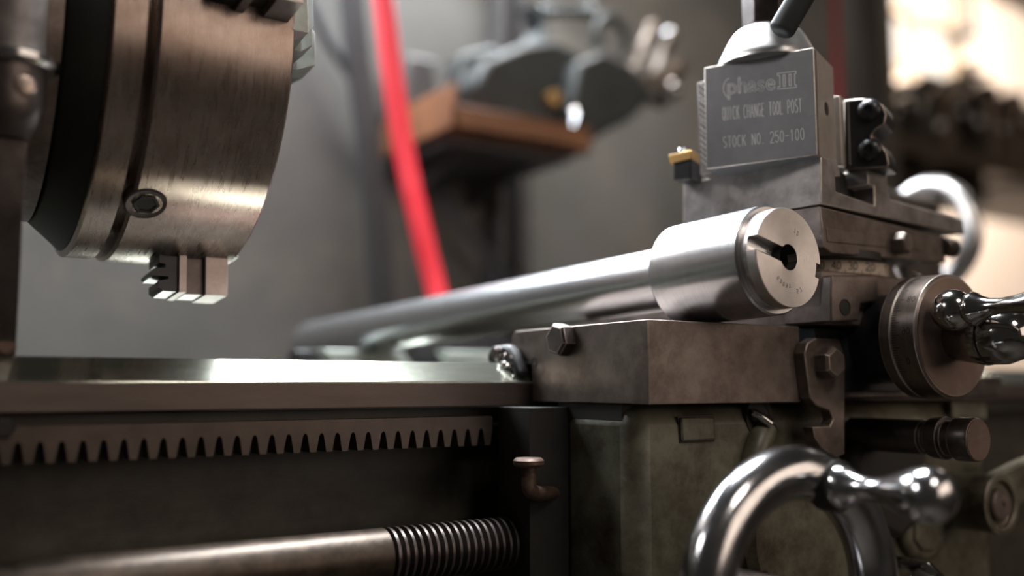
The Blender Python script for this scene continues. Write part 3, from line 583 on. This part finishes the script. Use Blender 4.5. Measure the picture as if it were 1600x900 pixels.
# tool holder on the far face
th = thing('tool_holder', 'black tool holder block with two round set screws, right of the tool post', 'tool holder', T(.055, .01, 0), radians(-A_))
pl = T(.0465, 0, 0)
def H_(u, v): return PP(u, v, pl, ex)
q = [(1318, 156), (1345, 153), (1366, 155), (1380, 164), (1385, 178), (1382, 194), (1368, 203), (1362, 212), (1364, 222), (1378, 226), (1386, 238), (1389, 256), (1387, 266), (1318, 266)]
q = [H_(*p) for p in q]; q = [Vector((p.x, p.y, max(p.z, TZ + .0002))) for p in q]
b = nb(); prism(b, q, ex * .022); obj('holder_block', b, BLACK, th, .0008, glint=GLINTD)
b = nb(); q = [H_(*p) for p in ((1290, 157), (1318, 155), (1322, 262), (1290, 262))]; q = [Vector((p.x, p.y, max(p.z, TZ + .0002))) for p in q]
prism(b, [p - ex * .0075 for p in q], ex * .0072); obj('dovetail_edge', b, POSTLIT, th, .0004, label='pale dovetail edge')  # lit edge of the dovetail put into the colour
b = nb(); q = [H_(*p) for p in ((1325, 160), (1326, 160), (1329, 258), (1328, 258))]; prism(b, [p - ex * .0003 for p in q], ex * .001); obj('edge_line', b, SCRIBE, th)
for u, v in ((1358, 172), (1359, 234)):
    b = nb(); lathe(b, H_(u, v) + ex * .001, -ex, [(0, 0), (0, .0062), (.001, .0062), (.0028, .0052), (.0040, .0032), (.0042, .0022), (.0030, .0020), (.0030, 0)], 28); obj('set_screw', b, BLACK, th, 0, 50)

# ------------------------------------------------------------------ turned steel shaft lying across the bed
sd_ = Vector((-.0564, .9976, -.0400)).normalized(); so = P(1233, 404, d=.440) + Vector((0, 0, .0006)) 
sh = thing('turned_shaft', 'long bright turned steel shaft with a thick slotted head, lying across the lathe', 'shaft', so + sd_ * .06 - Vector((0, 0, .0265)))
d_, a_, b_ = frame(sd_)
R1, R2, R3, RB = .0233, .0260, .0167, .0061
b = nb(); lathe(b, so, sd_, [(.064, 0), (.064, R3), (.510, R3), (.519, R3 - .0015), (.524, R3 - .006), (.524, 0)], 96); obj('shaft_body', b, TURNED, sh)
b = nb(); lathe(b, so, sd_, [(.009, 0), (.009, R2 - .0008), (.0098, R2), (.0640, R2), (.0668, R2 - .0020), (.0690, R2 - .0055), (.0690, 0)], 128); obj('shaft_head', b, TURNED, sh, label='thick polished head sleeve')
b = nb(); lathe(b, so, sd_, [(.0089, R1), (.0089, R2 - .0009)], 128); FACER = FACED.copy(); FACER.name = 'lathe_faced_steel'; nt = FACER.node_tree
tc2 = nt.nodes.new('ShaderNodeTexCoord'); mp2 = nt.nodes.new('ShaderNodeMapping'); mp2.inputs['Location'].default_value = -(so - sh.location)
wv = nt.nodes.new('ShaderNodeTexWave'); wv.wave_type = 'RINGS'; wv.rings_direction = 'Y'; wv.inputs['Scale'].default_value = 420; wv.inputs['Distortion'].default_value = 1.2; wv.inputs['Detail'].default_value = 3
nt.links.new(tc2.outputs['Object'], mp2.inputs['Vector']); nt.links.new(mp2.outputs[0], wv.inputs['Vector'])
bp2 = nt.nodes.new('ShaderNodeBump'); bp2.inputs['Strength'].default_value = .35; bp2.inputs['Distance'].default_value = .0002
nt.links.new(wv.outputs['Fac'], bp2.inputs['Height']); nt.links.new(bp2.outputs[0], nt.nodes['Principled BSDF'].inputs['Normal'])
obj('shoulder_face', b, FACED, sh)
# end boss with a slot across it: three angular sectors of full length, and the slot floor
b = nb(); sw_ = .0036; dep = .0052; ang0 = None
pl_ = [PP(u, v, so, d_) - so for u, v in ((1189, 381),)][0]
ang0 = math.atan2(pl_.dot(b_), pl_.dot(a_)); 
h = math.asin(sw_ / R1)
N = 60
def ringpt(r, t, s): return so + d_ * s + (a_ * cos(t) + b_ * sin(t)) * r
for st in (0, pi):
    A0, A1 = ang0 + st + h, ang0 + st + pi - h
    i0, i1 = ang0 + st + math.asin(sw_ / RB), ang0 + st + pi - math.asin(sw_ / RB)
    fo, fi, bo, bi = [], [], [], []
    for k in range(N + 1):
        to = A0 + (A1 - A0) * k / N; ti = i0 + (i1 - i0) * k / N
        fo.append(b.verts.new(ringpt(R1 - .0003, to, 0))); fi.append(b.verts.new(ringpt(RB, ti, 0))); bo.append(b.verts.new(ringpt(R1, to, .0003))); 
        bi.append(b.verts.new(ringpt(RB, ti, dep)))
    b2o = [b.verts.new(ringpt(R1, A0 + (A1 - A0) * k / N, dep)) for k in range(N + 1)]
    for k in range(N):
        b.faces.new((fo[k], fo[k + 1], fi[k + 1], fi[k])); b.faces.new((fo[k], bo[k], bo[k + 1], fo[k + 1])); b.faces.new((bo[k], b2o[k], b2o[k + 1], bo[k + 1])); b.faces.new((fi[k], fi[k + 1], bi[k + 1], bi[k]))
    for k in (0, N): b.faces.new((fo[k], fi[k], bi[k], b2o[k], bo[k]))
# the slot is cut from the bore to the rim on one side only; across from it just the rim is notched
ti_, to_, rm = math.asin(sw_ / RB), math.asin(sw_ / (R1 * .86)), R1 * .86
F0, F1 = [], []
for t, r in ((ang0 + pi - ti_, RB), (ang0 + pi - to_, rm), (ang0 + pi, rm * 1.0), (ang0 + pi + to_, rm), (ang0 + pi + ti_, RB), (ang0 + pi, RB)):
    F0.append(b.verts.new(ringpt(r, t, 0))); F1.append(b.verts.new(ringpt(r, t, dep)))
b.faces.new(F0); b.faces.new(F1[::-1])
for k in range(6): b.faces.new((F0[k], F0[(k + 1) % 6], F1[(k + 1) % 6], F1[k]))
bs = obj('slotted_boss', b, FACER, sh, 0, 30, label='faced end boss with a cross slot and bore')
b = nb(); lathe(b, so, sd_, [(dep, RB), (dep, R1), (.0095, R1)], 96); lathe(b, so, sd_, [(dep, RB), (.006, RB)], 64)
obj('boss_base', b, TURNED, sh)
b = nb(); lathe(b, so, sd_, [(.028, 0), (.028, RB * .995), (.0003, RB * .995)], 48); obj('bore', b, GRIMESHADE, sh)  # black lining puts the shade inside the bore into its colour
b = nb()
def cm(x, y, l, rr, a0):   # text bent round the face
    t = a0 + x / rr; return so - d_ * l + (a_ * cos(t) + b_ * sin(t)) * (rr + y)
def stamp(s, u0, v0, hh, step=None, rr=None, jit=.5, flip=1):
    p = PP(u0, v0, so, d_) - so; r0 = p.length; t0 = math.atan2(p.dot(b_), p.dot(a_))
    for i, c in enumerate(s):
        write(b, c, lambda x, y, l: cm(flip * x, flip * y, l, r0, t0 + flip * i * (hh * 1.15) / r0), 0, random.uniform(-.0002, .0002), hh, hh * .62, .00022)
sgn = 1
stamp('72', 1241, 356, .0022, flip=-1); stamp('V', 1234, 367, .0022) if 'V' in G else None
obj('stamped_numerals', b, INK, bs, 0, 0); b = nb()
stamp('62091', 1216, 431, .0018, flip=1); stamp('57', 1244, 452, .0020, flip=1)
obj('stamped_marks', b, INK, bs, 0, 0)

# support blocks on the rear way
def block(us, vs, y0, y1, label):
    b = nb(); pts = [P(u, v, Y=y0) for u, v in zip(us, vs)]; zt = pts[1].z
    q = [Vector((pts[0].x, y0, .0127)), Vector((pts[1].x, y0, zt)), Vector((pts[2].x, y0, zt)), Vector((pts[3].x, y0, .0127))]
    prism(b, q[::-1], (0, y1 - y0, 0)); return solo('support_block', b, PALE, label, 'block', 'metal blocks on the rear way', .0015)
block((524, 504, 627, 650), (565, 546, 547, 565), .681, .699, 'pale grey block beneath the far left end of the bright shaft')
block((712, 696, 800, 812), (568, 548, 549, 568), .681, .699, 'pale grey block behind the black way wiper, right of the other block')
b = nb(); zz_ = P(490, 548, Y=.69).z; box(b, P(464, 550, Y=.679).x, P(502, 550, Y=.679).x, .682, .698, .0127, zz_); solo('spacer_block', b, BLACK, 'small black block just left of the pale block under the shaft end', 'block', bevel=.001)

b = nb(); box(b, P(640, 550, Y=.716).x, P(830, 550, Y=.716).x, .7152, .7198, .0002, P(700, 529, Y=.716).z); solo('backing_plate', b, BLACK, 'thin dark plate standing on edge behind the pale blocks, mostly hidden by the bright shaft', 'plate', bevel=.0005)

# ------------------------------------------------------------------ tailstock wheel behind the compound
TX, TY, TZ2 = .80, .51, .1423
ts = thing('tailstock', 'lathe tailstock with a pale blurred chrome handwheel, right of the tool post', 'tailstock', (.67, TY, .0113))
tc_ = P(1454, 366, X=TX)
b = nb(); n = 64; pts = [tc_ + Vector((0, .0405 * cos(2 * pi * k / n), .0450 * sin(2 * pi * k / n))) for k in range(n)]
tube(b, pts, .0092, 20, closed=True); obj('wheel_rim', b, ALU, ts)
b = nb(); lathe(b, tc_ + Vector((.012, 0, .006)), (-1, 0, 0), [(0, 0), (0, .008), (.015, .010), (.03, .011), (.034, .011), (.034, 0)], 32); obj('wheel_hub', b, CHROME2, ts)
for k in range(3):
    t = radians(50 + 120 * k); b = nb(); c = Vector((0, cos(t), sin(t))); tube(b, [tc_ + c * .006 + Vector((0, 0, .004)), tc_ + c * .040], .0045, 10); obj('spoke', b, CHROME2, ts)
b = nb(); cyl(b, tc_ + Vector((.014, 0, .006)), (-1, 0, 0), .09, .010, 32, .001); obj('quill', b, DARKST, ts)
b = nb(); box(b, .60, .73, .46, .58, .0113, .155); box(b, .60, .74, .45, .64, .0113, .05); obj('tailstock_body', b, DARKST, ts, .008)

# ------------------------------------------------------------------ things on and before the grey panel
b = nb(); tube(b, spline([P(585, -90, Y=.93), P(598, -10, Y=.93), P(612, 110, Y=.93), P(632, 240, Y=.93), P(656, 350, Y=.925), P(682, 455, Y=.92), P(700, 520, Y=.90), P(712, 600, Y=.85)], 10), .0118, 20)
b2 = spline([P(712, 600, Y=.85), P(716, 700, Y=.85)], 4); tube(b, b2, .0118, 20)
solo('air_hose', b, REDR, 'bright red rubber hose hanging down behind the bright shaft', 'hose')
YP = 1.08
b = nb(); q = [P(u, v, Y=YP) for u, v in ((545, -80), (562, 90), (577, 200), (590, 330), (604, 520), (612, 700))]
L0 = [p + Vector((-.015, 0, 0)) for p in q]; L1 = [p + Vector((.015, 0, 0)) for p in q]
for k in range(len(q) - 1):
    prism(b, [L0[k], L1[k], L1[k + 1], L0[k + 1]][::-1], (0, .012, 0))
solo('cable_trunk', b, BLKR, 'broad dark cable trunk just left of the red hose', 'cable')
b = nb(); tube(b, spline([P(470, -40, Y=1.12), P(505, 50, Y=1.12), P(545, 110, Y=1.12), P(580, 170, Y=1.12), P(620, 215, Y=1.12), P(672, 275, Y=1.12), P(720, 350, Y=1.10), P(790, 425, Y=1.09), P(840, 520, Y=1.09)], 10), .0075, 10)
solo('thin_cable', b, BLKR, 'thin black cable running diagonally down the grey panel behind the hose', 'cable')
# slotted upright
ux0, ux1 = P(776, 300, Y=1.12).x, P(842, 300, Y=1.12).x
up_ = thing('slotted_upright', 'dark perforated steel upright on the panel under the orange tray', 'shelf upright', ((ux0 + ux1) / 2, 1.13, -.3))
zl, zh = P(800, 700, Y=1.12).z, P(800, -80, Y=1.12).z
b = nb(); box(b, ux0, ux0 + .010, 1.112, YW, zl, zh); box(b, ux0 + .010, ux1, 1.140, YW, zl, zh); box(b, (ux0 + ux1) / 2 - .002, (ux0 + ux1) / 2 + .009, 1.112, YW, zl, zh); obj('strut_rail', b, STRUT, up_)
b = nb(); z = zl + .01
while z < zh - .02: box(b, ux1 - .014, ux1 - .006, 1.1385, 1.1402, z, z + .012); z += .0245
obj('slot_holes', b, GRIMESHADE, up_)
b = nb(); q0, q1 = P(634, 200, Y=1.08), P(684, 92, Y=1.08); box(b, q0.x, q1.x, 1.08, YW - .001, q0.z, q1.z); eb = obj('box_body', b, STRUT, None, .006)  # plain dark box filling the dark area left of the tray
bm_ = eb; bm_.name = 'dark_box'; bm_['label'] = 'plain dark grey box on the panel between the red hose and the orange tray'; bm_['category'] = 'electrical box'
# orange tray
ty0, ty1 = .93, 1.12; A = P(708, 203, Y=ty0); B = P(924, 236, Y=ty0); zb_t = (A.z + B.z) / 2
tr = thing('orange_tray', 'orange painted metal tray shelf loaded with dark tooling, mid background', 'tray', ((A.x + B.x) / 2, ty1, zb_t))
b = nb(); xa_, xb_ = A.x, B.x; hgt = .055
box(b, xa_, xb_, ty0, ty1, zb_t, zb_t + .006); box(b, xa_, xb_, ty0, ty0 + .006, zb_t, zb_t + .030); box(b, xa_, xb_, ty1 - .006, ty1, zb_t, zb_t + hgt); box(b, xa_, xa_ + .006, ty0, ty1, zb_t, zb_t + hgt); box(b, xb_ - .006, xb_, ty0, ty1, zb_t, zb_t + .030)
obj('tray_pan', b, ORANGE, tr, .001)
b = nb()
for x in (xa_ + .05, xb_ - .05): prism(b, [(x, ty0 + .02, zb_t), (x, YW, zb_t), (x, YW, zb_t - .045)], (.008, 0, 0))
box(b, xa_ + .01, xb_ - .01, ty0 + .03, YW, zb_t - .008, zb_t); obj('tray_bracket', b, STRUT, tr)
# castings piled in the tray (each its own)
def chunk(name, polys, y0, y1, m, label, cat, group=None, bevel=.004):
    b = nb()
    for pl in polys: prism(b, [P(u, v, Y=y0) for u, v in pl][::-1], (0, y1 - y0, 0))
    return solo(name, b, m, label, cat, group, bevel)
zi = zb_t + .006
def floorpoly(pl, y0):   # clamp to the tray floor
    return pl
b = nb(); y0 = .955
def flo(pts, y0):
    out = []
    for u, v in pts:
        p = P(u, v, Y=y0); out.append(Vector((p.x, y0, max(p.z, zi + .0003)))) 
    return out
def pile(name, pts, y0, y1, m, label, cat, bevel=.004, extra=None):
    b = nb(); prism(b, flo(pts, y0)[::-1], (0, y1 - y0, 0))
    if extra: extra(b)
    return solo(name, b, m, label, cat, 'castings in the orange tray', bevel)
pile('gear_housing_casting', [(792, 218), (745, 128), (760, 92), (820, 66), (870, 60), (905, 80), (930, 130), (938, 150), (900, 225)], .975, 1.04, CAST, 'dark grey-green casting heaped in the middle of the orange tray', 'casting', .008)
pile('flat_casting', [(722, 205), (716, 120), (722, 82), (770, 70), (800, 90), (800, 205)], 1.06, 1.10, CAST, 'dark flat casting at the left end of the orange tray', 'casting', .006)
def wedge_extra(b): pass
b = nb()
prism(b, [P(u, v, Y=.94) for u, v in ((908, 226), (893, 160), (905, 95), (945, 78), (985, 100), (1012, 128), (1018, 158), (985, 188), (950, 205), (930, 218))][::-1], (0, .034, 0))
solo('angled_casting', b, CAST, 'big dark wedge-shaped casting overhanging the right end of the orange tray', 'casting', 'castings in the orange tray', .006)
b = nb(); p0 = P(845, 22, Y=1.0); tube(b, [P(838, 75, Y=1.0), P(838, 20, Y=1.0)], .022, 16); tube(b, [P(840, 18, Y=1.0), P(925, 18, Y=1.0)], .011, 12)
solo('bent_bracket', b, CAST, 'dark bent arm bracket standing on top of the tray castings, topmost', 'bracket')
b = nb(); cc = P(955, 62, Y=.975); tube(b, [cc + Vector((.026 * cos(radians(a)), 0, .030 * sin(radians(a)))) for a in range(-30, 215, 15)], .007, 10); solo('iron_hook', b, CAST, 'dark curved iron hook behind the angled casting in the tray', 'hook')
for i, (pts, rr, mm, lab) in enumerate((([(985, 110), (1005, 75), (1022, 45)], .009, TOOLB, 'brown steel tool shank sticking up at the right end of the pile'), ([(1010, 125), (1035, 90), (1048, 55)], .008, TOOLB, 'slim brown tool shank leaning right, nearest the tool post top'), ([(1000, 135), (1030, 130), (1058, 108)], .010, TOOLB, 'brown round tool pointing right beside the tool post'), ([(1005, 150), (1030, 158), (1050, 140)], .011, TOOLD, 'short dark tool lowest at the right end of the pile'))):
    b = nb(); q = [P(u, v, Y=.955) for u, v in pts]; tube(b, q, rr, 12)
    o = thing('tool_shank', lab, 'tool', q[0]); o['group'] = 'tools at the end of the tray'
    obj('shank', b, mm, o)
    b = nb(); lathe(b, q[2] + Vector((-rr * 1.4, 0, 0)), (1, 0, 0), [(rr * 1.4 * (1 - cos(pi * k / 12)), rr * 1.3 * sin(pi * k / 12)) for k in range(13)], 20); obj('knob', b, CHROME if i % 2 else TOOLB, o, 0, 60)
b = nb(); cc = P(860, 157, Y=.968); lathe(b, cc, (0, -1, 0), [(0, 0), (0, .010), (.012, .010), (.014, .007), (.014, 0)], 24); solo('brass_bushing', b, BRASS, 'small round brass bushing on the front of the middle casting', 'bushing')
b = nb(); tube(b, [P(886, 212, Y=.945), P(896, 180, Y=.945), P(904, 165, Y=.95)], .008, 12); solo('steel_pin', b, CHROME, 'short pale steel pin standing in the right corner of the orange tray', 'pin')
# red pipe right of the tool post
b = nb(); q0, q1 = P(1302, -60, Y=1.08), P(1309, 150, Y=1.08); tube(b, [q0, Vector((q0.x, 1.08, q1.z - .04))], .0062, 16); solo('red_pipe', b, mat('dark_red_paint', (.42, .025, .03), None, 0, .5), 'thin red vertical pipe on the grey panel right of the tool post', 'pipe')
b = nb(); x = P(1370, 100, Y=YW).x; box(b, x - .012, x + .03, YW - .02, YW, -1.1, 1.38); o = struct('trim_1', b, mat('panel_edge_trim', (.08, .065, .05), None, 0, .6))

# ------------------------------------------------------------------ bench of tooling to the right
YT = 1.45
def TT(u, v, Y=YT): return P(u, v, Y=Y)
bn = thing('tooling_bench', 'dark steel rack shelf heaped with tooling at the far right', 'shelf', (TT(1500, 240).x, YT + .2, -1.1))
zs = TT(1500, 232).z; zs2 = zs - .045; bx0, bx1 = 1.68, 3.6
b = nb(); box(b, bx0, bx1, YT, YT + .45, zs2, zs); obj('shelf_board', b, TOOLB, bn, .003)
for x in (bx0 + .03, bx1 - .05):
    b = nb(); box(b, x - .03, x + .03, YT + .02, YT + .08, -1.1, zs2); obj('leg', b, TOOLD, bn)
b = nb(); box(b, bx0, bx1, YT + .05, YT + .4, -.35, -.32); obj('lower_shelf', b, TOOLD, bn)
random.seed(11)
ordn = ['leftmost', 'second from left', 'third from left', 'fourth from left', 'fifth from left', 'fifth from right', 'fourth from right', 'third from right', 'second from right', 'rightmost']
for row, (y, prof_) in enumerate(((YT + .30, [(1345, 150), (1380, 128), (1415, 128), (1448, 118), (1480, 114), (1512, 98), (1540, 128), (1572, 150), (1604, 168), (1640, 180)]),
                                  (YT + .10, [(1330, 175), (1366, 165), (1400, 150), (1435, 155), (1470, 140), (1505, 138), (1542, 150), (1580, 148), (1618, 175), (1655, 190)]))):
    for i, (u, v) in enumerate(prof_):
        p = P(u, v + random.uniform(-4, 4), Y=y)
        r = .050 if row == 0 else .042; hh = max(.03, p.z - zs); kind = (i * 2 + row) % 3
        o = thing('tool_holder_fixture', f'dark oily tool holder on the rack shelf, {ordn[i]} in the {["back", "front"][row]} row', 'tool holder', (p.x, y, zs), 0, 'tooling heaped on the rack shelf')
        b = nb(); c = Vector((p.x, y, zs + .0002))
        if kind == 0: lathe(b, c, (0, 0, 1), [(0, 0), (0, r), (hh * .35, r), (hh * .38, r * .7), (hh * .75, r * .65), (hh * .78, r * .9), (hh * .95, r * .85), (hh, r * .5), (hh, 0)], 20)
        elif kind == 1: lathe(b, c, (0, 0, 1), [(0, 0), (0, r * 1.1), (hh * .7, r * 1.1), (hh * .75, r * .6), (hh, r * .45), (hh, 0)], 6, random.random())
        else: prism(b, [c + Vector(q) for q in ((-r, -r, 0), (r, -r, 0), (r * .95, -r, hh * .6), (r * .4, -r, hh), (-r * .7, -r, hh * .85))], (0, 2 * r, 0))
        obj('holder_body', b, TOOLD if random.random() < .75 else TOOLB, o, .003)
        if row == 1 or i in (5, 6):
            b = nb(); s = r * random.uniform(.28, .4); q = Vector((p.x + random.uniform(-.02, .02), y - r * 1.05, zs + hh * random.uniform(.45, .85)))
            lathe(b, q + Vector((0, s, 0)), (0, -1, 0), [(s * (1 - cos(pi * t / 10)), s * sin(pi * t / 10)) for t in range(11)], 16); obj('polished_nose', b, ALU, o, 0, 60)
for u0, u1, v1 in ((1385, 1449, 302), (1500, 1540, 318), (1572, 1650, 297)):
    b = nb(); xq0, xq1 = P(u0, 270, Y=YT + .06).x, P(u1, 270, Y=YT + .06).x; zq = P((u0 + u1) / 2, v1, Y=YT + .06).z
    box(b, xq0, xq1, YT + .06, YT + .40, zq, zs2); dr_ = obj('drawer', b, TOOLD, bn, .004)
    b = nb(); box(b, xq0 + .02, xq1 - .02, YT + .045, YT + .0605, (zq + zs2) / 2 - .006, (zq + zs2) / 2 + .006); obj('handle', b, TOOLB, dr_, .003)

# lift everything so that the floor is at zero
for o in list(S.objects):
    if o.parent is None: o.location.z += ZC
